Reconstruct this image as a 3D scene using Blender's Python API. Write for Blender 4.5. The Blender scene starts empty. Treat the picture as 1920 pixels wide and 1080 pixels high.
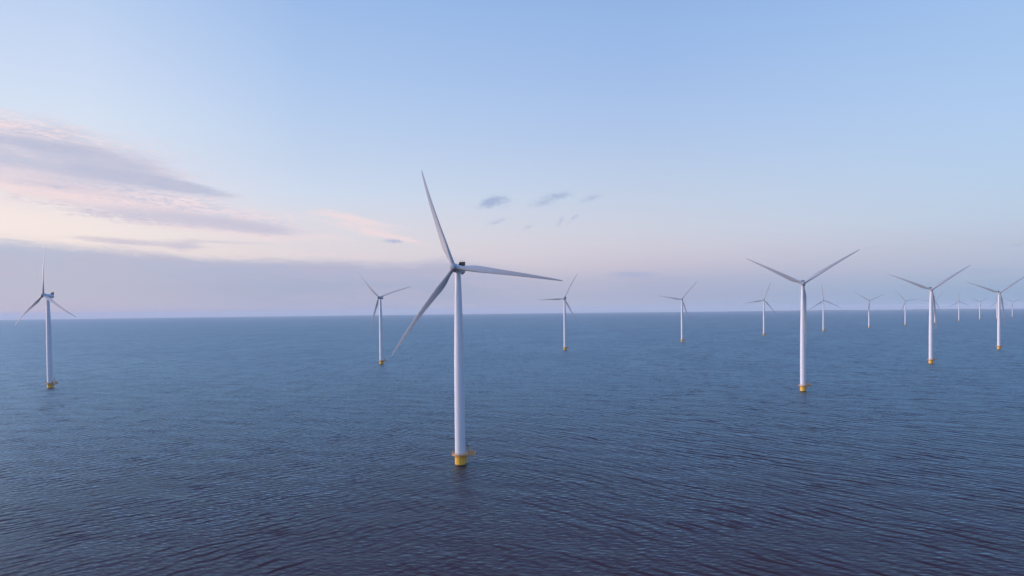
import bpy, bmesh, math, random
from math import sin, cos, pi, radians, sqrt, atan, tan
from mathutils import Matrix, Vector

random.seed(7)
scene = bpy.context.scene
COL = scene.collection
EARTH = 7.0e6                       # effective earth radius with refraction: the sea curves away to a real horizon


def lin(r, g, b):
    return tuple((c / 255 / 12.92) if c / 255 <= 0.04045 else ((c / 255 + 0.055) / 1.055) ** 2.4 for c in (r, g, b))


# ------------------------------------------------------------------ camera
cam_d = bpy.data.cameras.new('camera')
cam = bpy.data.objects.new('camera', cam_d)
COL.objects.link(cam)
cam_d.sensor_width = 36.0
cam_d.lens = 24.0
cam_d.shift_y = 68.8 / 1920         # the photo is a crop whose optical axis lies below its middle
cam_d.clip_start = 0.5
cam_d.clip_end = 150000.0
CAM_H = 75.0
cam.matrix_world = (Matrix.Translation((0, 0, CAM_H)) @ Matrix.Rotation(radians(90 - 1.2), 4, 'X')
                    @ Matrix.Rotation(-atan(21 / 1920), 4, 'Z'))
scene.camera = cam

# ------------------------------------------------------------------ exposure
scene.view_settings.view_transform = 'Standard'
scene.view_settings.look = 'None'
scene.view_settings.exposure = 0.0
scene.view_settings.gamma = 1.0
scene.cycles.max_bounces = 6
scene.cycles.glossy_bounces = 3
scene.cycles.diffuse_bounces = 2
scene.cycles.volume_bounces = 1
scene.cycles.use_denoising = True
scene.cycles.pixel_filter_type = 'BLACKMAN_HARRIS'
scene.cycles.filter_width = 1.5

SUN_AZ = -92.0                      # degrees from straight ahead, to the left
SUN_EL = 7.0


# ------------------------------------------------------------------ node helpers
class Nodes:
    def __init__(self, tree):
        self.t = tree

    def new(self, kind, **kw):
        n = self.t.nodes.new(kind)
        for k, v in kw.items():
            setattr(n, k, v)
        return n

    def put(self, sock, v):
        if isinstance(v, S):
            self.t.links.new(v.s, sock)
        else:
            sock.default_value = v

    def math(self, op, a, b=None, c=None, clamp=False):
        n = self.new('ShaderNodeMath', operation=op, use_clamp=clamp)
        for i, v in enumerate((a, b, c)):
            if v is not None:
                self.put(n.inputs[i], v)
        return S(self, n.outputs[0])

    def vec(self, x, y, z=0.0):
        n = self.new('ShaderNodeCombineXYZ')
        for i, v in enumerate((x, y, z)):
            self.put(n.inputs[i], v)
        return S(self, n.outputs[0])

    def vmath(self, op, a, b=None, c=None):
        n = self.new('ShaderNodeVectorMath', operation=op)
        for i, v in enumerate((a, b, c)):
            if v is not None:
                self.put(n.inputs[i], v)
        return n

    def step(self, v, a, b, lo=0.0, hi=1.0, smooth=True):
        n = self.new('ShaderNodeMapRange', interpolation_type='SMOOTHSTEP' if smooth else 'LINEAR', clamp=True)
        for i, x in enumerate((v, a, b, lo, hi)):
            self.put(n.inputs[i], x)
        return S(self, n.outputs[0])

    def noise(self, vec, scale=1.0, detail=2.0, rough=0.5, dist=0.0, color=False):
        n = self.new('ShaderNodeTexNoise')
        self.put(n.inputs['Vector'], vec)
        n.inputs['Scale'].default_value = scale
        n.inputs['Detail'].default_value = detail
        n.inputs['Roughness'].default_value = rough
        n.inputs['Distortion'].default_value = dist
        return S(self, n.outputs['Color' if color else 'Fac'])

    def ramp(self, f, stops):
        n = self.new('ShaderNodeValToRGB')
        e = n.color_ramp.elements
        while len(e) > 1:
            e.remove(e[-1])
        for i, (p, c) in enumerate(stops):
            el = e[0] if i == 0 else e.new(p)
            el.position = p
            el.color = (*c, 1)
        self.put(n.inputs[0], f)
        return S(self, n.outputs[0])

    def mix(self, f, a, b):
        n = self.new('ShaderNodeMix', data_type='RGBA')
        self.put(n.inputs[0], f)
        self.put(n.inputs[6], a if isinstance(a, S) else (*a, 1))
        self.put(n.inputs[7], b if isinstance(b, S) else (*b, 1))
        return S(self, n.outputs[2])

    def curve(self, f, pts):
        n = self.new('ShaderNodeFloatCurve')
        c = n.mapping.curves[0]
        while len(c.points) > 2:
            c.points.remove(c.points[1])
        c.points[0].location = pts[0]
        c.points[1].location = pts[-1]
        for p in pts[1:-1]:
            c.points.new(*p)
        n.mapping.update()
        self.put(n.inputs['Value'], f)
        return S(self, n.outputs[0])


class S:
    def __init__(self, n, s):
        self.n, self.s = n, s

    def __add__(self, o): return self.n.math('ADD', self, o)
    __radd__ = __add__
    def __sub__(self, o): return self.n.math('SUBTRACT', self, o)
    def __rsub__(self, o): return self.n.math('SUBTRACT', o, self)
    def __mul__(self, o): return self.n.math('MULTIPLY', self, o)
    __rmul__ = __mul__
    def __truediv__(self, o): return self.n.math('DIVIDE', self, o)


# ------------------------------------------------------------------ sky (world)
world = bpy.data.worlds.new('World')
scene.world = world
world.use_nodes = True
wt = world.node_tree
wt.nodes.clear()
W = Nodes(wt)
out = W.new('ShaderNodeOutputWorld')
bg = W.new('ShaderNodeBackground')
wt.links.new(bg.outputs[0], out.inputs[0])
tc = W.new('ShaderNodeTexCoord')
sep = W.new('ShaderNodeSeparateXYZ')
nrm = W.vmath('NORMALIZE', S(W, tc.outputs['Generated']))
wt.links.new(nrm.outputs[0], sep.inputs[0])
X, Y, Z = (S(W, sep.outputs[i]) for i in range(3))
DEG = 180 / pi
u = W.math('ARCTAN2', X, Y) * DEG           # azimuth, degrees to the right of straight ahead
v = W.math('ARCSINE', Z) * DEG              # elevation, degrees

zen = lin(84, 134, 218)
SKY = {
    -180: [(0, lin(120, 140, 180)), (6, lin(150, 168, 205)), (15, lin(160, 185, 225)), (30, lin(110, 156, 230)), (90, zen)],
    -85: [(0, lin(205, 176, 180)), (4, lin(252, 214, 196)), (9, lin(255, 226, 208)), (16, lin(232, 226, 236)), (28, lin(180, 204, 240)), (90, zen)],
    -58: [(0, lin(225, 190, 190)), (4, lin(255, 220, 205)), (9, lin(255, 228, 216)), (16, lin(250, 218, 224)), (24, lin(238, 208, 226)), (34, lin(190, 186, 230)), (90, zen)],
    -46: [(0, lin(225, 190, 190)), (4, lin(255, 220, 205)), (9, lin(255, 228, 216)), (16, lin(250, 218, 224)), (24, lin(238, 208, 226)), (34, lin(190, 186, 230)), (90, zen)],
    -38.5: [(0, lin(214, 200, 206)), (4, lin(236, 220, 218)), (5.9, lin(241, 230, 226)), (7.5, lin(235, 227, 229)), (10.5, lin(221, 224, 237)), (13.8, lin(213, 225, 242)), (16.3, lin(205, 219, 243)), (21.3, lin(187, 208, 240)), (33, lin(128, 174, 238)), (90, zen)],
    -31.6: [(0, lin(214, 200, 206)), (4, lin(236, 220, 218)), (5.9, lin(241, 230, 226)), (7.5, lin(235, 227, 229)), (10.5, lin(221, 224, 237)), (13.8, lin(213, 225, 242)), (16.3, lin(205, 219, 243)), (21.3, lin(187, 208, 240)), (33, lin(128, 174, 238)), (90, zen)],
    -16.5: [(0, lin(200, 194, 206)), (4, lin(222, 212, 217)), (5.6, lin(223, 216, 222)), (7.5, lin(217, 217, 228)), (9.5, lin(206, 218, 237)), (12, lin(195, 211, 236)), (15, lin(184, 206, 237)), (19, lin(170, 197, 236)), (23.6, lin(156, 187, 232)), (34, lin(113, 163, 238)), (90, zen)],
    11.3: [(0, lin(172, 181, 206)), (0.9, lin(168, 175, 203)), (2.2, lin(174, 178, 204)), (3.7, lin(199, 193, 210)), (5.0, lin(205, 202, 216)), (6.6, lin(203, 207, 222)), (8.6, lin(196, 207, 227)), (11, lin(187, 204, 230)), (14.5, lin(174, 197, 233)), (19, lin(159, 188, 232)), (23.7, lin(147, 180, 227)), (34, lin(110, 160, 237)), (90, zen)],
    35.5: [(0, lin(140, 168, 200)), (1.2, lin(150, 173, 203)), (2.6, lin(174, 184, 209)), (4.2, lin(184, 193, 214)), (6.2, lin(187, 204, 226)), (9, lin(183, 206, 233)), (13.2, lin(174, 202, 238)), (19.8, lin(159, 192, 235)), (34, lin(110, 160, 237)), (90, zen)],
    110: [(0, lin(122, 146, 184)), (5, lin(158, 176, 210)), (12, lin(168, 196, 236)), (30, lin(112, 160, 236)), (90, zen)],
}
vf = v / 90
prev = None
sky = None
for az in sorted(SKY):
    gain = {-85: 2.4, -58: 4.2, -46: 4.6}.get(az, 1.0)       # unseen sky towards the sun's side, brightness added to pink the left water
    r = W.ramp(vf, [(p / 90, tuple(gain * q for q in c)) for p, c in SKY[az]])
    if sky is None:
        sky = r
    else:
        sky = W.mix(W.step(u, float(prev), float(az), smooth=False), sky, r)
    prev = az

# cloud noise in degrees of azimuth / elevation: streaks lie along the horizon and dip a little to the right
shear = v + u * 0.06
nA = W.noise(W.vec(u * 0.16, shear * 0.95, 0.0), 1.0, 7.0, 0.62, 0.7)
nB = W.noise(W.vec(u * 0.075, shear * 0.50, 5.3), 1.0, 5.0, 0.55, 0.4)
nC = W.noise(W.vec(u * 0.62, shear * 3.1, 11.0), 1.0, 7.0, 0.68, 0.9)
nD = W.noise(W.vec(u * 1.5, (v - u * 0.15) * 2.6, 3.0), 1.0, 7.0, 0.68, 0.6)
nE = W.noise(W.vec(u * 1.7, (v + u * 0.04) * 8.0, 17.0), 1.0, 5.0, 0.66, 1.0)


def blob(u0, v0, ru, rv, slope=0.0):
    """soft ellipse; slope = degrees of elevation gained per degree of azimuth along its length"""
    du = u - u0
    a = du / ru
    b = (v - v0 - du * slope) / rv
    q = a * a + b * b
    return W.math('EXPONENT', q * -1.0)


def total(items):
    s = None
    for it in items:
        s = it if s is None else s + it
    return s


def near(cov):
    return W.math('MULTIPLY', cov, 2.5, clamp=True)


def over(base, mask, colour, amount=1.0):
    return W.mix(W.math('MULTIPLY', mask, amount, clamp=True), base, colour)


# the thin cirrus sheet on the left: a pale body with pink lights and lavender undersides
sheet = total([blob(-35, 12.2, 7.5, 1.2, -0.03) * 0.9, blob(-36, 10.6, 9.5, 2.2, -0.05), blob(-29, 9.6, 7.0, 1.3, -0.10), blob(-27, 7.6, 8.5, 1.1, -0.09), blob(-20.5, 6.8, 4.5, 0.6, -0.1) * 0.9])
tex = nA * 0.5 + nC * 0.55 + nE * 0.28
body = W.step(sheet * 0.85 + (tex - 0.66) * 2.6 * near(sheet), 0.15, 1.25)
sky = over(sky, body, lin(221, 213, 226), 0.85)
mot = W.step(nC * 0.55 + nE * 0.45, 0.42, 0.60)
sky = over(sky, body * 0.62, W.mix(mot, lin(190, 194, 216), lin(246, 228, 230)))
pink = total([blob(-36.5, 12.35, 5.0, 0.7, -0.02) * 0.75, blob(-35.5, 8.8, 6.0, 1.1, -0.12), blob(-29.5, 8.1, 8, 0.85, -0.10), blob(-24.5, 6.35, 7, 0.55, -0.09),
              blob(-33, 9.9, 4.5, 0.4, -0.02) * 0.8, blob(-20, 8.0, 5.0, 0.8, -0.13) * 0.5, blob(-13.7, 7.75, 3.2, 0.36, -0.2) * 1.15, blob(-9.9, 6.15, 3.4, 0.3, -0.2) * 1.35, blob(-12.0, 7.0, 3.5, 0.6, -0.1) * 0.75, blob(-16, 6.1, 4.5, 0.4, -0.02) * 0.85, blob(-18, 4.6, 9, 0.5, -0.04) * 0.7])
sky = over(sky, W.step(pink * 0.8 + (nC * 0.6 + nE * 0.35 + nA * 0.4 - 0.675) * 3.0 * near(pink), 0.25, 1.30), lin(246, 221, 221), 0.62)
glow = blob(-39, 6.6, 9, 1.5, -0.10)
sky = over(sky, glow, lin(250, 232, 226), 0.7)
lav = total([blob(-34, 11.65, 8.0, 0.5, -0.02) * 1.0, blob(-30, 10.9, 5.5, 0.5, -0.05) * 0.6, blob(-36, 10.5, 6, 0.9, -0.02) * 0.6, blob(-30, 9.85, 5.5, 0.65, -0.06) * 1.0, blob(-25.6, 9.5, 3.4, 0.42, -0.12) * 1.45,
             blob(-34, 9.0, 5.5, 0.5, -0.08) * 0.6, blob(-34.5, 7.9, 5, 0.4, -0.08) * 0.55])
sky = over(sky, W.step(lav * 0.95 + (nC * 0.6 + nE * 0.3 + nA * 0.45 - 0.675) * 3.0 * near(lav), 0.25, 1.25), lin(182, 188, 213), 0.78)
lav2 = total([blob(-25.5, 7.15, 6.5, 0.75, -0.085) * 1.1, blob(-20.3, 6.65, 3.6, 0.42, -0.11) * 1.0, blob(-31, 7.2, 4.5, 0.5, -0.08) * 0.55])
sky = over(sky, W.step(lav2 * 0.9 + (nC * 0.55 + nE * 0.6 + nA * 0.3 - 0.725) * 3.1 * near(lav2), 0.25, 1.25), lin(197, 194, 213), 0.78)
lav3 = total([blob(-29.0, 5.28, 5.2, 0.26, -0.05), blob(-22.5, 5.5, 4.2, 0.2, -0.02) * 0.75, blob(-25.6, 4.9, 1.1, 0.7, 0.3) * 0.55])
sky = over(sky, W.step(lav3 + (nC * 0.5 + nA * 0.4 - 0.45) * 2.0 * near(lav3), 0.22, 1.2), lin(193, 189, 209), 0.7)

# the low grey-blue bank on the left
un = (u + 90) / 180
top = W.curve(un, [(0.0, 0.66), (0.2958, 0.508), (0.3211, 0.486), (0.3490, 0.441), (0.3734, 0.419), (0.3907, 0.416), (0.4224, 0.413), (0.4366, 0.388), (0.4511, 0.386), (0.4657, 0.412), (0.478, 0.400), (0.50, 0.33), (0.55, 0.22), (0.62, 0.18), (1.0, 0.15)]) * 10.0
edge = v - top - (nA - 0.5) * 1.1 - (nC - 0.5) * 0.7 - (nE - 0.5) * 0.3
soft = W.step(u, -11.0, 6.0, 1.0, 1.9)
bank = W.step(edge, soft * 0.5, soft * -0.5)
bank = bank * W.step(u, -8.0, 14.0, 1.0, 0.0)
bank_l = W.ramp(v / 10, [(0.0, lin(198, 186, 204)), (0.04, lin(196, 185, 204)), (0.1, lin(188, 186, 205)), (0.2, lin(185, 185, 205)), (0.36, lin(180, 186, 208)), (0.5, lin(182, 189, 212))])
bank_r = W.ramp(v / 10, [(0.0, lin(172, 176, 203)), (0.04, lin(170, 175, 202)), (0.1, lin(167, 174, 201)), (0.2, lin(165, 174, 202)), (0.3, lin(169, 177, 206)), (0.42, lin(175, 182, 209))])
bank_c = W.mix(W.step(u, -36.0, -14.0), bank_l, bank_r)
bank_c = W.mix(W.step(nB * 0.5 + nA * 0.5, 0.40, 0.62, 0.0, 0.5), bank_c, lin(188, 182, 203))
sky = W.mix(bank * 0.96, sky, bank_c)

# the small dark cloudlets over the middle and thin bars low on the right
small = total([blob(-1.15, 9.1, 1.2, 0.5, 0.06) * 1.15, blob(-2.0, 8.85, 0.8, 0.34, 0.25) * 0.85, blob(3.2, 9.15, 1.6, 0.48, 0.22) * 0.9, blob(4.3, 9.5, 0.8, 0.22, 0.0) * 0.6, blob(6.7, 9.18, 1.0, 0.3, 0.22) * 0.85,
               blob(-1.1, 7.4, 1.1, 0.22, 0.32) * 0.8, blob(1.4, 6.9, 0.6, 0.2, 0.45) * 0.65, blob(4.15, 7.35, 0.36, 0.34, 0.8) * 0.85, blob(5.2, 7.55, 0.5, 0.22, 0.6) * 0.85,
               blob(-9.85, 5.8, 0.85, 0.2, 0.0) * 1.1, blob(28.0, 4.35, 1.0, 0.12, 0.12) * 0.5, blob(36.4, 4.0, 1.6, 0.17, 0.1) * 0.6, blob(34.6, 2.35, 2.6, 0.34, 0.0) * 0.8])
sky = over(sky, W.step(small + (nD - 0.5) * 2.2 * W.math('MINIMUM', small * 2.5, 1.0), 0.10, 1.55), lin(160, 175, 209), 0.85)
bars = total([blob(10.3, 2.85, 2.8, 0.42, -0.01), blob(14.5, 2.5, 2.6, 0.12, 0.02) * 0.7, blob(21, 2.4, 5, 0.15, 0.0) * 0.4])
sky = over(sky, W.step(bars * (nA * 1.3 + 0.1), 0.25, 0.95), lin(166, 175, 207), 0.75)

# a share of physical twilight sky on top
nish = W.new('ShaderNodeTexSky', sky_type='NISHITA')
nish.sun_disc = False
nish.sun_elevation = radians(SUN_EL)
nish.sun_rotation = radians(SUN_AZ)
addn = W.new('ShaderNodeMix', data_type='RGBA', blend_type='ADD')
addn.inputs[0].default_value = 0.004
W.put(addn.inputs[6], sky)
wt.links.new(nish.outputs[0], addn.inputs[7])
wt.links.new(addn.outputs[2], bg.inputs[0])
bg.inputs[1].default_value = 1.0

# ------------------------------------------------------------------ sun: low on the left, softened by thin cloud
sun_d = bpy.data.lights.new('sun', 'SUN')
sun_d.energy = 2.5
sun_d.color = (1.0, 0.79, 0.75)
sun_d.angle = radians(20)
sun = bpy.data.objects.new('sun', sun_d)
COL.objects.link(sun)
sd = Vector((sin(radians(SUN_AZ)) * cos(radians(SUN_EL)), cos(radians(SUN_AZ)) * cos(radians(SUN_EL)), sin(radians(SUN_EL))))
sun.rotation_euler = sd.to_track_quat('Z', 'Y').to_euler()


# ------------------------------------------------------------------ materials
def material(name):
    m = bpy.data.materials.new(name)
    m.use_nodes = True
    n = Nodes(m.node_tree)
    p = m.node_tree.nodes['Principled BSDF']
    return m, n, p


WIND = radians(22)                  # the wind blows away from the camera and a little to the right
wx, wy = sin(WIND), cos(WIND)


def make_water():
    m, n, p = material('lake_water')
    geo = n.new('ShaderNodeNewGeometry')
    P = S(n, geo.outputs['Position'])
    rot = n.new('ShaderNodeVectorRotate', rotation_type='Z_AXIS')
    n.put(rot.inputs['Vector'], P)
    rot.inputs['Angle'].default_value = WIND
    sp = n.new('ShaderNodeSeparateXYZ')
    n.put(sp.inputs[0], S(n, rot.outputs[0]))
    c_, s_ = S(n, sp.outputs[0]), S(n, sp.outputs[1])         # across / along the wind
    # slow wandering of the wave trains
    wob = n.noise(n.vec(c_ * 0.020, s_ * 0.030, 0), 1.0, 2.0, 0.5, 0.0, True)
    wv = n.vmath('MULTIPLY_ADD', wob, (9, 9, 0), P)
    Pw = S(n, wv.outputs[0])
    rnd = random.Random(11)
    acc = {'right': None, 'left': None, 'chop': None, 'rows': None}
    waves = []
    for i in range(18):              # long crested train seen on the right
        L = 3.3 * (8.5 / 3.3) ** (i / 17)
        waves.append((L, radians(47) + rnd.gauss(0, radians(10)), 0.028, 'right'))
    for i in range(14):              # shorter crossing train seen on the left
        L = 2.6 * (7.0 / 2.6) ** (i / 13)
        waves.append((L, radians(-42) + rnd.gauss(0, radians(17)), 0.026, 'left'))
    for i in range(20):
        L = 1.2 * (3.8 / 1.2) ** (i / 19)
        waves.append((L, radians(6) + rnd.gauss(0, radians(34)), 0.022, 'chop'))
    for i in range(12):              # longer low rows that show in the middle distance
        L = 10.0 * (34.0 / 10.0) ** (i / 11)
        waves.append((L, radians(12) + rnd.gauss(0, radians(24)), 0.0075, 'rows'))
    for L, ang, a, kind in waves:
        k = 2 * pi / L
        kx, ky = sin(ang), cos(ang)
        d = n.vmath('DOT_PRODUCT', P if kind == 'chop' else Pw, (k * kx, k * ky, 0))
        c = n.math('COSINE', S(n, d.outputs['Value']) + rnd.uniform(0, 6.283))
        cs = n.vec(c, c, 0.0)
        if acc[kind] is None:
            acc[kind] = n.vmath('MULTIPLY', cs, (a * kx, a * ky, 0))
        else:
            acc[kind] = n.vmath('MULTIPLY_ADD', cs, (a * kx, a * ky, 0), S(n, acc[kind].outputs[0]))
    # groups of waves and patches of wind
    grp = n.step(n.noise(n.vec(c_ * 0.028, s_ * 0.040, 7.0), 1.0, 3.0, 0.55), 0.30, 0.72, 0.25, 1.75)
    gust = n.step(n.noise(n.vec(c_ * 0.011, s_ * 0.0035, 2.0), 1.0, 4.0, 0.6), 0.30, 0.70, 0.65, 1.35)
    # short ripples taken straight from noise vectors
    r1 = n.noise(n.vec(c_ * 0.45, s_ * 1.0, 0), 1.0, 4.0, 0.65, 0.0, True)
    r1 = n.vmath('SUBTRACT', r1, (0.5, 0.5, 0.5))
    r1 = n.vmath('MULTIPLY', S(n, r1.outputs[0]), (0.28, 0.42, 0))
    spx = n.new('ShaderNodeSeparateXYZ')
    n.put(spx.inputs[0], P)
    side = S(n, spx.outputs[0]) - S(n, spx.outputs[1]) * 0.12
    wr = n.step(side, -150.0, 90.0, 0.12, 1.0)
    wl = n.step(side, -140.0, 60.0, 1.0, 0.10)
    parts_ = []
    for key, w_, ang in (('right', wr, radians(47)), ('left', wl, radians(-42))):
        g = n.vmath('SCALE', S(n, acc[key].outputs[0])); n.put(g.inputs['Scale'], grp * w_)
        g = S(n, g.outputs[0])
        q2 = n.vmath('DOT_PRODUCT', g, g)
        kq = (S(n, q2.outputs['Value']) - 0.005) * 5.0     # steep narrow faces, long gentle backs
        sk = n.vmath('MULTIPLY_ADD', n.vec(kq, kq, 0.0), (sin(ang), cos(ang), 0), g)
        parts_.append(sk)
    rt, lf = parts_
    big = n.vmath('ADD', S(n, rt.outputs[0]), S(n, lf.outputs[0]))
    big = n.vmath('ADD', S(n, big.outputs[0]), S(n, acc['rows'].outputs[0]))
    sml = n.vmath('ADD', S(n, acc['chop'].outputs[0]), S(n, r1.outputs[0]))
    sm2 = n.vmath('SCALE', S(n, sml.outputs[0])); n.put(sm2.inputs['Scale'], gust)
    slope = n.vmath('ADD', S(n, big.outputs[0]), S(n, sm2.outputs[0]))
    gn = S(n, geo.outputs['True Normal'])
    nn = n.vmath('SUBTRACT', gn, S(n, slope.outputs[0]))
    nn = n.vmath('NORMALIZE', S(n, nn.outputs[0]))
    # tinted sky reflection over a dark, slightly peaty body
    N3 = S(n, nn.outputs[0])
    patch = n.noise(n.vec(c_ * 0.05, s_ * 0.11, 4.0), 1.0, 9.0, 0.82)
    rough = n.step(patch, 0.34, 0.66, 0.25, 0.50, False) + (gust - 1.0) * 0.05
    gl = n.new('ShaderNodeBsdfGlossy')
    n.put(gl.inputs['Roughness'], rough)
    n.put(gl.inputs['Normal'], N3)
    gl.inputs['Color'].default_value = (*WATER_TINT, 1)
    df = n.new('ShaderNodeBsdfDiffuse')
    df.inputs['Color'].default_value = (*WATER_BODY, 1)
    fr = n.new('ShaderNodeFresnel')
    fr.inputs['IOR'].default_value = 1.33
    n.put(fr.inputs['Normal'], N3)
    mx = n.new('ShaderNodeMixShader')
    n.put(mx.inputs[0], S(n, fr.outputs[0]) * 0.58)
    m.node_tree.links.new(df.outputs[0], mx.inputs[1])
    m.node_tree.links.new(gl.outputs[0], mx.inputs[2])
    m.node_tree.nodes.remove(p)
    outn = [q for q in m.node_tree.nodes if q.type == 'OUTPUT_MATERIAL'][0]
    m.node_tree.links.new(mx.outputs[0], outn.inputs[0])
    return m


WATER_TINT = (0.50, 0.80, 0.90)
WATER_BODY = (0.046, 0.020, 0.022)


def make_paint(name, col, rough, dirt=0.06, wet=False):
    m, n, p = material(name)
    tcn = n.new('ShaderNodeTexCoord')
    o = S(n, tcn.outputs['Object'])
    sp = n.new('ShaderNodeSeparateXYZ')
    n.put(sp.inputs[0], o)
    x, y, z = (S(n, sp.outputs[i]) for i in range(3))
    streak = n.noise(n.vec(x * 1.6, y * 1.6, z * 0.06), 1.0, 4.0, 0.6)
    blot = n.noise(n.vec(x * 0.5, y * 0.5, z * 0.25), 1.0, 3.0, 0.5)
    f = n.step(streak * 0.6 + blot * 0.4, 0.40, 0.68, 0.0, 1.0)
    c = n.mix(f * dirt * 3, col, tuple(q * 0.62 for q in col))
    if wet:                          # weed and wet rust just above the water line
        line = z + (n.noise(n.vec(x * 1.2, y * 1.2, z * 0.8), 1.0, 3.0, 0.6) - 0.5) * 0.7
        c = n.mix(n.step(line, 0.9, 0.35), c, (0.035, 0.030, 0.016))
        rust = n.step(n.noise(n.vec(x * 1.5, y * 1.5, z * 0.18), 1.0, 4.0, 0.65), 0.54, 0.70, 0.0, 0.45)
        c = n.mix(rust, c, (0.22, 0.075, 0.012))
    n.put(p.inputs['Base Color'], c)
    p.inputs['Roughness'].default_value = rough
    return m


M_WATER = make_water()
M_WHITE = make_paint('white_tower_paint', (0.68, 0.69, 0.70), 0.42, 0.09)
M_BLADE = make_paint('light_grey_blade', (0.36, 0.37, 0.39), 0.5, 0.06)
M_YELLOW = make_paint('yellow_paint', (0.86, 0.47, 0.035), 0.45, 0.08, wet=True)
M_RAIL = make_paint('orange_yellow_paint', (0.62, 0.33, 0.11), 0.5, 0.10)
M_DARK = make_paint('black_radiator', (0.018, 0.018, 0.022), 0.5, 0.05)
M_GRATE = make_paint('galvanised_grating', (0.20, 0.17, 0.13), 0.6, 0.1)


# ------------------------------------------------------------------ mesh helpers
def finish(name, bm, mat, parent=None, smooth=True, sharp=35):
    bmesh.ops.recalc_face_normals(bm, faces=bm.faces)
    me = bpy.data.meshes.new(name)
    if smooth:
        for f in bm.faces:
            f.smooth = True
        for e in bm.edges:
            if len(e.link_faces) == 2 and e.calc_face_angle(0) > radians(sharp):
                e.smooth = False
    bm.to_mesh(me)
    bm.free()
    for mm in (mat if isinstance(mat, (list, tuple)) else [mat]):
        me.materials.append(mm)
    o = bpy.data.objects.new(name, me)
    COL.objects.link(o)
    if parent:
        o.parent = parent
    return o


def lathe(bm, prof, seg=48, mtx=Matrix.Identity(4), close=True):
    """prof: list of (radius, z); caps both ends"""
    rings = []
    for r, z in prof:
        rings.append([bm.verts.new(mtx @ Vector((r * cos(2 * pi * i / seg), r * sin(2 * pi * i / seg), z))) for i in range(seg)])
    for a, b in zip(rings, rings[1:]):
        for i in range(seg):
            j = (i + 1) % seg
            bm.faces.new((a[i], a[j], b[j], b[i]))
    if close:
        bm.faces.new(rings[0][::-1])
        bm.faces.new(rings[-1])
    return rings


def tube(bm, a, b, r, seg=6):
    a, b = Vector(a), Vector(b)
    d = b - a
    q = d.to_track_quat('Z', 'Y').to_matrix().to_4x4()
    lathe(bm, [(r, 0), (r, d.length)], seg, Matrix.Translation(a) @ q)


def box(bm, lo, hi, mtx=Matrix.Identity(4)):
    c = [(lo[i] + hi[i]) / 2 for i in range(3)]
    s = [hi[i] - lo[i] for i in range(3)]
    bmesh.ops.create_cube(bm, size=1, matrix=mtx @ Matrix.Translation(c) @ Matrix.Diagonal((*s, 1)))


def tag(o, label=None, cat=None, group=None, kind=None):
    for k, val in (('label', label), ('category', cat), ('group', group), ('kind', kind)):
        if val:
            o[k] = val
    return o


# ------------------------------------------------------------------ water: one sheet that follows the earth's curve
def sea_z(d):
    return -d * d / (2 * EARTH)


bm = bmesh.new()
SEG = 256
radii = [20 * (45000 / 20) ** (i / 90) for i in range(91)]
c0 = bm.verts.new((0, 0, 0))
prev_ring = None
for r in radii:
    ring = [bm.verts.new((r * cos(2 * pi * i / SEG), r * sin(2 * pi * i / SEG), sea_z(r))) for i in range(SEG)]
    for i in range(SEG):
        j = (i + 1) % SEG
        if prev_ring is None:
            bm.faces.new((c0, ring[i], ring[j]))
        else:
            bm.faces.new((prev_ring[i], ring[i], ring[j], prev_ring[j]))
    prev_ring = ring
water = finish('water', bm, M_WATER, None, True, 180)
tag(water, kind='structure')

# far low shore on the right, mostly below the horizon, only its tree line shows
m_shore, ns, ps = material('far_shore')
ps.inputs['Base Color'].default_value = (0.035, 0.045, 0.035, 1)
ps.inputs['Roughness'].default_value = 0.9
bm = bmesh.new()
rs = random.Random(3)
prevc = None
hgt = 13.0
N = 420
for i in range(N + 1):
    t = i / N
    az = radians(17 + 30 * t)
    hgt += rs.uniform(-2.2, 2.2)
    hgt = min(20, max(8, hgt))
    h = hgt * min(1, t / 0.25)
    d0 = 21000 + 900 * sin(5 * t)
    z0 = sea_z(d0)
    row = []
    for dd, hh in ((0, -4), (15, h * 0.8), (120, h), (420, h * 0.95), (450, -4)):
        d = d0 + dd
        row.append(bm.verts.new((d * sin(az), d * cos(az), z0 + hh)))
    if prevc:
        for k in range(4):
            bm.faces.new((prevc[k], row[k], row[k + 1], prevc[k + 1]))
    prevc = row
tag(finish('shore', bm, m_shore, None, False), kind='structure')

# ------------------------------------------------------------------ one turbine
HUB_H = 95.3
OVER = 4.6
TILT = radians(6)
ROT_R = 54.0
PLAT_Z = 5.3
SIDE = radians(12)                  # the platform's work deck points this way, seen from above


def tower_r(z):
    pts = [(5.0, 2.50), (25, 2.48), (46, 2.40), (60, 2.23), (75, 1.94), (86, 1.62), (HUB_H - 2.0, 1.36)]
    for (z0, r0), (z1, r1) in zip(pts, pts[1:]):
        if z <= z1:
            return r0 + (r1 - r0) * (z - z0) / (z1 - z0)
    return pts[-1][1]


def make_tower(parent):
    bm = bmesh.new()
    prof = []
    zt = HUB_H - 2.0
    joints = [28.0, 52.0, 74.0]
    z = PLAT_Z + 0.1
    zs = [z] + [z + (zt - z) * i / 30 for i in range(1, 31)]
    for zz in zs:
        prof.append((tower_r(zz), zz))
    for j in joints:                 # flange joints between the tower's sections
        prof += [(tower_r(j), j - 0.16), (tower_r(j) + 0.035, j - 0.14), (tower_r(j) + 0.035, j + 0.14), (tower_r(j), j + 0.16)]
    prof.sort(key=lambda q: q[1])
    lathe(bm, prof, 56)
    o = finish('tower', bm, M_WHITE, parent)
    bm = bmesh.new()                 # service door above the platform
    a = SIDE
    mt = Matrix.Rotation(a, 4, 'Z')
    box(bm, (2.44, -0.5, PLAT_Z + 0.35), (2.56, 0.5, PLAT_Z + 2.6), mt)
    finish('door', bm, M_GRATE, o, False)
    return o


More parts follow.
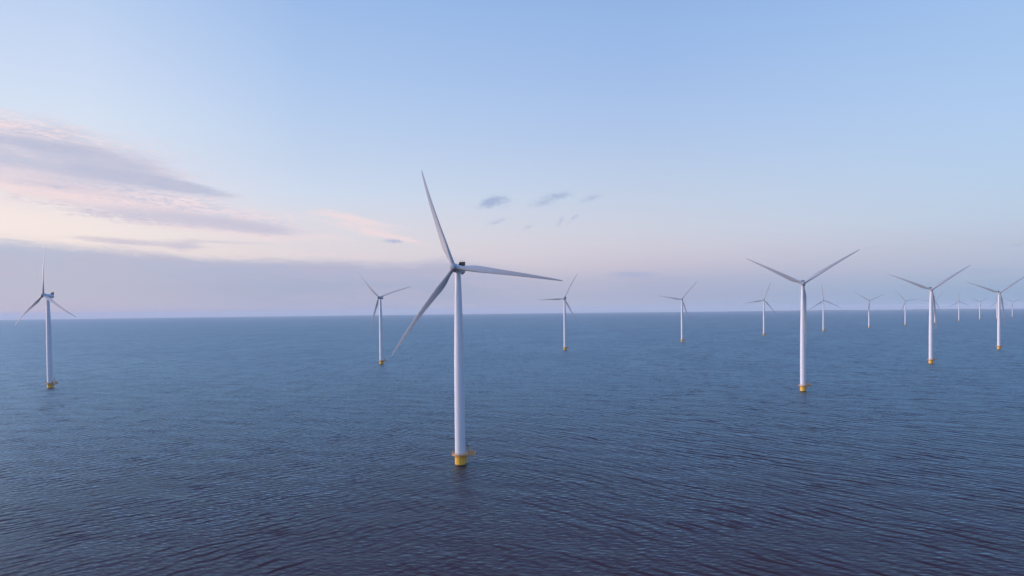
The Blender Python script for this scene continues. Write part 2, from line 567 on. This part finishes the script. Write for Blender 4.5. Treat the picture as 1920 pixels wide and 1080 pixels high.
def make_foundation(parent):
    bm = bmesh.new()
    lathe(bm, [(2.62, -6), (2.62, 0.0), (2.60, PLAT_Z - 1.0), (2.60, PLAT_Z - 0.35), (2.72, PLAT_Z - 0.33), (2.72, PLAT_Z - 0.12)], 56)
    o = finish('foundation', bm, M_YELLOW, parent)
    bm = bmesh.new()                 # boat landing: two fender tubes and a ladder on the far side
    a = SIDE + radians(35)
    mt = Matrix.Rotation(a, 4, 'Z')
    for s in (-0.7, 0.7):
        tube(bm, mt @ Vector((3.5, s, -2)), mt @ Vector((3.5, s, PLAT_Z - 0.3)), 0.16, 8)
        for zz in (0.6, 3.6):
            tube(bm, mt @ Vector((2.5, s, zz)), mt @ Vector((3.5, s, zz)), 0.10, 6)
    for k in range(14):
        zz = -0.5 + 0.4 * k
        tube(bm, mt @ Vector((3.35, -0.3, zz)), mt @ Vector((3.35, 0.3, zz)), 0.03, 5)
    for s in (-0.3, 0.3):
        tube(bm, mt @ Vector((3.35, s, -0.8)), mt @ Vector((3.35, s, PLAT_Z - 0.3)), 0.04, 5)
    finish('boat_landing', bm, M_YELLOW, o)
    return o


def deck_outline():
    """outline of the platform seen from above: a ring with a work deck sticking out on one side"""
    R = 4.05
    pts = []
    for i in range(40):
        a = SIDE + radians(24) + (2 * pi - radians(48)) * i / 39
        pts.append(Vector((R * cos(a), R * sin(a), 0)))
    e = Vector((cos(SIDE), sin(SIDE), 0))
    f = Vector((-sin(SIDE), cos(SIDE), 0))
    pts += [e * 7.4 - f * 1.65, e * 7.4 + f * 1.65]
    return pts


def make_platform(parent):
    pts = deck_outline()
    bm = bmesh.new()
    zt, zb = PLAT_Z, PLAT_Z - 0.28
    n = len(pts)
    inner = []
    e_top = [bm.verts.new((q.x, q.y, zt)) for q in pts]
    e_bot = [bm.verts.new((q.x, q.y, zb)) for q in pts]
    i_top, i_bot = [], []
    for q in pts:
        d = q.normalized() * 2.58
        i_top.append(bm.verts.new((d.x, d.y, zt)))
        i_bot.append(bm.verts.new((d.x, d.y, zb)))
    for i in range(n):
        j = (i + 1) % n
        bm.faces.new((e_top[i], e_top[j], i_top[j], i_top[i]))
        bm.faces.new((e_bot[j], e_bot[i], i_bot[i], i_bot[j]))
        bm.faces.new((e_bot[i], e_bot[j], e_top[j], e_top[i]))
    for k in range(12):              # brackets under the deck
        a = 2 * pi * k / 12 + 0.1
        d = Vector((cos(a), sin(a), 0))
        tube(bm, d * 2.55 + Vector((0, 0, PLAT_Z - 1.35)), d * 3.85 + Vector((0, 0, PLAT_Z - 0.27)), 0.08, 6)
    e = Vector((cos(SIDE), sin(SIDE), 0))
    f = Vector((-sin(SIDE), cos(SIDE), 0))
    for s in (-1.3, 1.3):
        tube(bm, e * 2.4 + f * s + Vector((0, 0, PLAT_Z - 2.2)), e * 7.0 + f * s + Vector((0, 0, PLAT_Z - 0.27)), 0.13, 8)
    o = finish('platform', bm, M_RAIL, parent, False)
    bm = bmesh.new()
    m = len(pts)
    path = [q * 0.985 for q in pts]
    for i in range(m):
        a, b = path[i], path[(i + 1) % m]
        for hh, rr in ((1.15, 0.05), (0.6, 0.04)):
            tube(bm, a + Vector((0, 0, zt + hh)), b + Vector((0, 0, zt + hh)), rr, 5)
        d = (b - a)
        mt = Matrix.Translation((a + b) / 2) @ d.to_track_quat('X', 'Z').to_matrix().to_4x4()
        box(bm, (-d.length / 2, -0.02, zt + 0.003), (d.length / 2, 0.02, zt + 0.22), mt)
        if i % 2 == 0 or i >= m - 3:
            tube(bm, a + Vector((0, 0, zt)), a + Vector((0, 0, zt + 1.15)), 0.05, 5)
        if d.length > 2:
            for t in (0.33, 0.67):
                q = a.lerp(b, t)
                tube(bm, q + Vector((0, 0, zt)), q + Vector((0, 0, zt + 1.15)), 0.05, 5)
    finish('railing', bm, M_RAIL, o)
    return o


def make_crane(parent):
    e = Vector((cos(SIDE), sin(SIDE), 0))
    f = Vector((-sin(SIDE), cos(SIDE), 0))
    up = Vector((0, 0, 1))
    p = e * 4.2 + f * 0.9
    bm = bmesh.new()
    tube(bm, p + up * PLAT_Z, p + up * (PLAT_Z + 3.4), 0.20, 12)
    tube(bm, p + up * PLAT_Z, p + up * (PLAT_Z + 0.25), 0.38, 12)
    o = finish('davit_crane', bm, M_RAIL, parent)
    bm = bmesh.new()
    head = p + up * (PLAT_Z + 3.4)
    tip = head - e * 0.9 + up * 1.3
    tube(bm, head, tip, 0.14, 10)
    tube(bm, tip - e * 0.2, tip + e * 0.4 - up * 0.05, 0.26, 10)
    tube(bm, p + up * (PLAT_Z + 2.0) - e * 0.15, head.lerp(tip, 0.6), 0.06, 6)
    finish('jib', bm, M_DARK, o)
    bm = bmesh.new()                 # electrical cabinet standing on the work deck
    q = e * 5.6
    mt = Matrix.Translation(q) @ Matrix.Rotation(SIDE, 4, 'Z')
    box(bm, (-0.45, -0.5, PLAT_Z + 0.003), (0.45, 0.5, PLAT_Z + 1.7), mt)
    bmesh.ops.bevel(bm, geom=bm.edges[:], offset=0.05, segments=2, affect='EDGES')
    finish('deck_cabinet', bm, M_RAIL, parent, False)
    return o


# rotor frame: origin at hub centre, -Y upwind, X to the right seen from the front, Z up
TOY = Matrix.Rotation(radians(90), 4, 'X')       # lathe axis z -> -y


def make_hub(parent):
    bm = bmesh.new()
    prof = [(1.45, -1.35), (1.62, -1.1), (1.66, -0.2), (1.62, 0.6), (1.50, 1.0), (1.42, 1.3), (1.38, 2.1), (1.30, 2.32), (1.12, 2.44), (0.6, 2.52), (0.12, 2.54)]
    lathe(bm, prof, 40, TOY)
    for k in range(3):               # blade sockets
        a = 2 * pi * k / 3
        d = Matrix.Rotation(-a, 4, 'Y') @ Matrix.Rotation(radians(90), 4, 'Y')
        lathe(bm, [(1.20, 0.7), (1.20, 1.75), (1.12, 1.85)], 28, d)
    return finish('hub', bm, M_BLADE, parent)


def make_nacelle(parent):
    bm = bmesh.new()
    # generator drum behind the hub, then the rounded housing over the tower (z of the lathe = upwind)
    prof = [(1.5, -1.25), (2.02, -1.3), (2.1, -1.45), (2.1, -2.7), (2.02, -2.85), (1.92, -2.9)]
    prof += [(1.92, -3.2), (1.95, -4.5), (1.93, -7.0), (1.86, -9.0), (1.74, -9.9), (1.45, -10.35), (0.9, -10.55), (0.15, -10.6)]
    lathe(bm, prof[::-1], 44, TOY)
    # neck down on to the tower, undoing the tilt
    mt = Matrix.Rotation(TILT, 4, 'X')
    lathe(bm, [(1.40, -2.25), (1.48, -1.6), (1.5, -0.9)], 40, Matrix.Translation((0, OVER, 0)) @ mt)
    # flat walkway roof at the back
    box(bm, (-1.0, 6.0, 1.70), (1.0, 10.1, 1.98))
    # small ventilation drum under the tail
    lathe(bm, [(0.3, -2.25), (0.36, -2.2), (0.36, -1.6), (0.3, -1.5)], 20, Matrix.Translation((0.5, 9.0, 0)))
    o = finish('nacelle', bm, M_WHITE, parent)
    # radiator standing across the tail
    bm = bmesh.new()
    y0, y1, z0, z1 = 9.3, 9.75, 1.985, 4.3
    for xx in (-1.45, 0, 1.45):
        box(bm, (xx - 0.09, y0, z0), (xx + 0.09, y1, z1))
    for zz in (z0 + 0.22, (z0 + z1) / 2, z1 - 0.07):
        for xx in (-0.725, 0.725):
            box(bm, (xx - 0.632, y0 + 0.03, zz - 0.06), (xx + 0.632, y1 - 0.03, zz + 0.06))
    for xx in (-0.725, 0.725):
        for k in range(9):           # cooling fins
            x2 = xx - 0.56 + 0.14 * k
            box(bm, (x2 - 0.045, y0 + 0.1, z0 + 0.29), (x2 + 0.045, y1 - 0.1, z1 - 0.14))
    for xx in (-1.45, 1.45):         # slanting side cheeks
        v4 = [bm.verts.new((xx + dx, yy, zz)) for dx in (-0.08, 0.08) for yy, zz in ((8.0, z0), (y0 - 0.01, z0), (y0 - 0.01, z1 - 0.3))]
        bm.faces.new(v4[0:3]); bm.faces.new(v4[3:6][::-1])
        for i in range(3):
            j = (i + 1) % 3
            bm.faces.new((v4[i], v4[j], v4[3 + j], v4[3 + i]))
    finish('radiator', bm, M_DARK, o, False)
    for xx, hh in ((-0.9, 0.75), (0.1, 0.9), (0.95, 0.6)):
        bm = bmesh.new()
        tube(bm, (xx, 9.5, z1), (xx, 9.5, z1 + hh), 0.045, 6)
        tube(bm, (xx, 9.5, z1 + hh), (xx, 9.5, z1 + hh + 0.18), 0.10, 8)
        finish('mast', bm, M_DARK, o)
    return o


BLADE = [(1.55, 2.05, 1.0, 0), (2.6, 2.05, 1.0, 2), (4.2, 2.15, 0.92, 8), (6.2, 2.55, 0.70, 13), (8.4, 3.05, 0.50, 14), (10.8, 3.35, 0.38, 12.5), (13.5, 3.30, 0.31, 10.5),
         (17, 3.02, 0.27, 8.5), (21, 2.70, 0.25, 6.5), (26, 2.34, 0.23, 4.5), (31, 2.02, 0.21, 3), (36, 1.72, 0.20, 1.8), (41, 1.42, 0.19, 0.8), (46, 1.10, 0.18, 0), (50, 0.82, 0.17, -0.5),
         (52.2, 0.62, 0.16, -0.8), (53.3, 0.42, 0.15, -0.8), (53.85, 0.2, 0.14, -0.8), (54, 0.06, 0.14, -0.8)]
PITCH = 2.0


def make_blade(parent):
    bm = bmesh.new()
    NS = 28
    rings = []
    # resample the stations so the bend is smooth
    st = []
    for (a, b) in zip(BLADE, BLADE[1:]):
        k = max(1, int((b[0] - a[0]) / 1.6))
        for i in range(k):
            t = i / k
            st.append(tuple(a[j] + (b[j] - a[j]) * t for j in range(4)))
    st.append(BLADE[-1])
    for r, ch, th, tw in st:
        f = min(1.0, max(0.0, (r - 2.6) / 6.0))
        f = f * f * (3 - 2 * f)          # circle -> aerofoil
        ax = 0.5 + (0.32 - 0.5) * f
        q = r / ROT_R
        bend = 3.2 * q - 5.4 * q ** 2.6  # + is upwind: coned and pre-bent forward, the wind pushes the tips back
        beta = radians(tw + PITCH * f)
        ring = []
        for i in range(NS):
            t = 2 * pi * i / NS
            xc = 0.5 - 0.5 * cos(t)
            yt = 5 * th * (0.2969 * sqrt(xc) - 0.126 * xc - 0.3516 * xc ** 2 + 0.2843 * xc ** 3 - 0.1015 * xc ** 4)
            camb = 0.03 * 4 * xc * (1 - xc)
            ya = (camb + yt) if t <= pi else (camb - yt)
            yc = 0.5 * sin(t) * th
            s = (xc - ax) * ch                       # along the chord, + towards the trailing edge
            w = ((1 - f) * yc + f * ya) * ch         # suction side
            # trailing edge is +Z, leading edge -Z; suction side faces downwind (+Y)
            zz = s * cos(beta) - w * sin(beta)
            yy = s * sin(beta) + w * cos(beta)
            ring.append(bm.verts.new((r, yy - bend, zz)))
        rings.append(ring)
    for a, b in zip(rings, rings[1:]):
        for i in range(NS):
            j = (i + 1) % NS
            bm.faces.new((a[i], a[j], b[j], b[i]))
    bm.faces.new(rings[0])
    bm.faces.new(rings[-1])
    return finish('blade', bm, M_BLADE, parent, True, 60)


def rotor_frame(yaw):
    n = Matrix.Rotation(-yaw, 4, 'Z') @ Matrix.Rotation(-TILT, 4, 'X')
    off = n @ Vector((0, -OVER, 0))
    return Matrix.Translation((off.x, off.y, HUB_H + off.z)) @ n


def pose(parts, yaw, phase):
    fr = rotor_frame(radians(yaw))
    k = 0
    for o in parts:
        kind = o.name.split('.')[0]
        if kind == 'nacelle':
            o.matrix_local = fr
        elif kind == 'hub':
            o.matrix_local = fr @ Matrix.Rotation(-radians(phase), 4, 'Y')
        elif kind == 'blade':
            o.matrix_local = fr @ Matrix.Rotation(-radians(phase + 120 * k), 4, 'Y')
            k += 1


GROUP = 'wind turbines standing in the water'
# x, y, yaw towards the left, rotor phase, label
TURBINES = [
    (-25.9, 330.9, 19.5, 112, 'largest and nearest white wind turbine, its blades filling the middle of the photo'),
    (-476.9, 702.4, 22, 95, 'white wind turbine alone at the far left, one blade upright, nacelle seen from the side'),
    (-187.7, 976.2, 22, 15.5, 'white wind turbine just left of the largest one, near the tip of its lower blade'),
    (97.7, 1262.6, 23, 61.5, 'white wind turbine just right of the tip of the largest turbine\'s long level blade'),
    (380.4, 1526.8, 23, 50, 'distant wind turbine alone in the gap between the blade tip and the big right-hand turbine'),
    (675.1, 1828.6, 23, 69.5, 'distant wind turbine just left of the second largest turbine, under its left blade'),
    (258.7, 606.7, 23, 32.5, 'second largest wind turbine, right of centre, one blade hanging down its tower'),
    (959.3, 2102.1, 23, 95, 'distant wind turbine just right of the second largest one, one blade straight up'),
    (542.6, 883.8, 23, 35.5, 'third largest wind turbine, V of blades, a thin far tower close behind its right side'),
    (1254.0, 2396.9, 23, 25, 'small distant wind turbine, first right of the one with a blade straight up'),
    (826.4, 1158.0, 23, 37, 'white wind turbine by the right edge, its right blade cut by the picture edge'),
    (1547.9, 2685.8, 23, 9, 'small far wind turbine just left of the third largest, under its left blade tip'),
    (1841.9, 2972.1, 23, 55, 'thin far wind turbine nearly hidden behind the tower and hanging blade of the third largest'),
    (2188.2, 3341.4, 23, 92, 'faint far wind turbine just right of the third largest, blade straight up'),
    (2472.7, 3608.0, 23, 30, 'faint far wind turbine midway between two others, left of the one at the right edge'),
    (2760.1, 3885.5, 23, 100, 'faint far wind turbine mostly hidden behind the left of the tower nearest the right edge'),
    (3177.1, 4334.3, 23, 22, 'farthest and faintest wind turbine, a thin pale tower at the extreme right'),
]


def copy_tree(o, parent=None):
    c = o.copy()
    COL.objects.link(c)
    if parent:
        c.parent = parent
    kids = [c]
    for ch in KIDS.get(o.name, []):
        copy_tree(ch, c)
    return c


proto = bpy.data.objects.new('wind_turbine', None)
proto.empty_display_size = 5
COL.objects.link(proto)
parts = [make_foundation(proto), make_platform(proto), make_crane(proto), make_tower(proto), make_nacelle(proto), make_hub(proto)]
b0 = make_blade(proto)
parts.append(b0)
for _ in range(2):
    b = b0.copy()
    COL.objects.link(b)
    b.parent = proto
    parts.append(b)
KIDS = {}
for o in list(COL.objects):
    if o.parent:
        KIDS.setdefault(o.parent.name, []).append(o)

roots = [proto]
for i in range(1, len(TURBINES)):
    roots.append(copy_tree(proto))
CH = {}
for o in COL.objects:
    if o.parent:
        CH.setdefault(o.parent.name, []).append(o)
for root, (x, y, yaw, ph, label) in zip(roots, TURBINES):
    root.location = (x, y, sea_z(sqrt(x * x + y * y)))
    tag(root, label, 'wind turbine', GROUP)
    pose(CH[root.name], yaw, ph)

# ------------------------------------------------------------------ air
m_haze = bpy.data.materials.new('air_haze')
m_haze.use_nodes = True
ht = m_haze.node_tree
ht.nodes.clear()
ho = ht.nodes.new('ShaderNodeOutputMaterial')
hv = ht.nodes.new('ShaderNodeVolumePrincipled')
hv.inputs['Color'].default_value = (0.76, 0.85, 0.90, 1)
hv.inputs['Density'].default_value = 4e-5
hv.inputs['Anisotropy'].default_value = 0.0
ht.links.new(hv.outputs[0], ho.inputs['Volume'])
bm = bmesh.new()
box(bm, (-46000, -46000, sea_z(46000) - 2), (46000, 46000, 165))
haze = finish('haze', bm, m_haze, None, False)
tag(haze, kind='stuff')
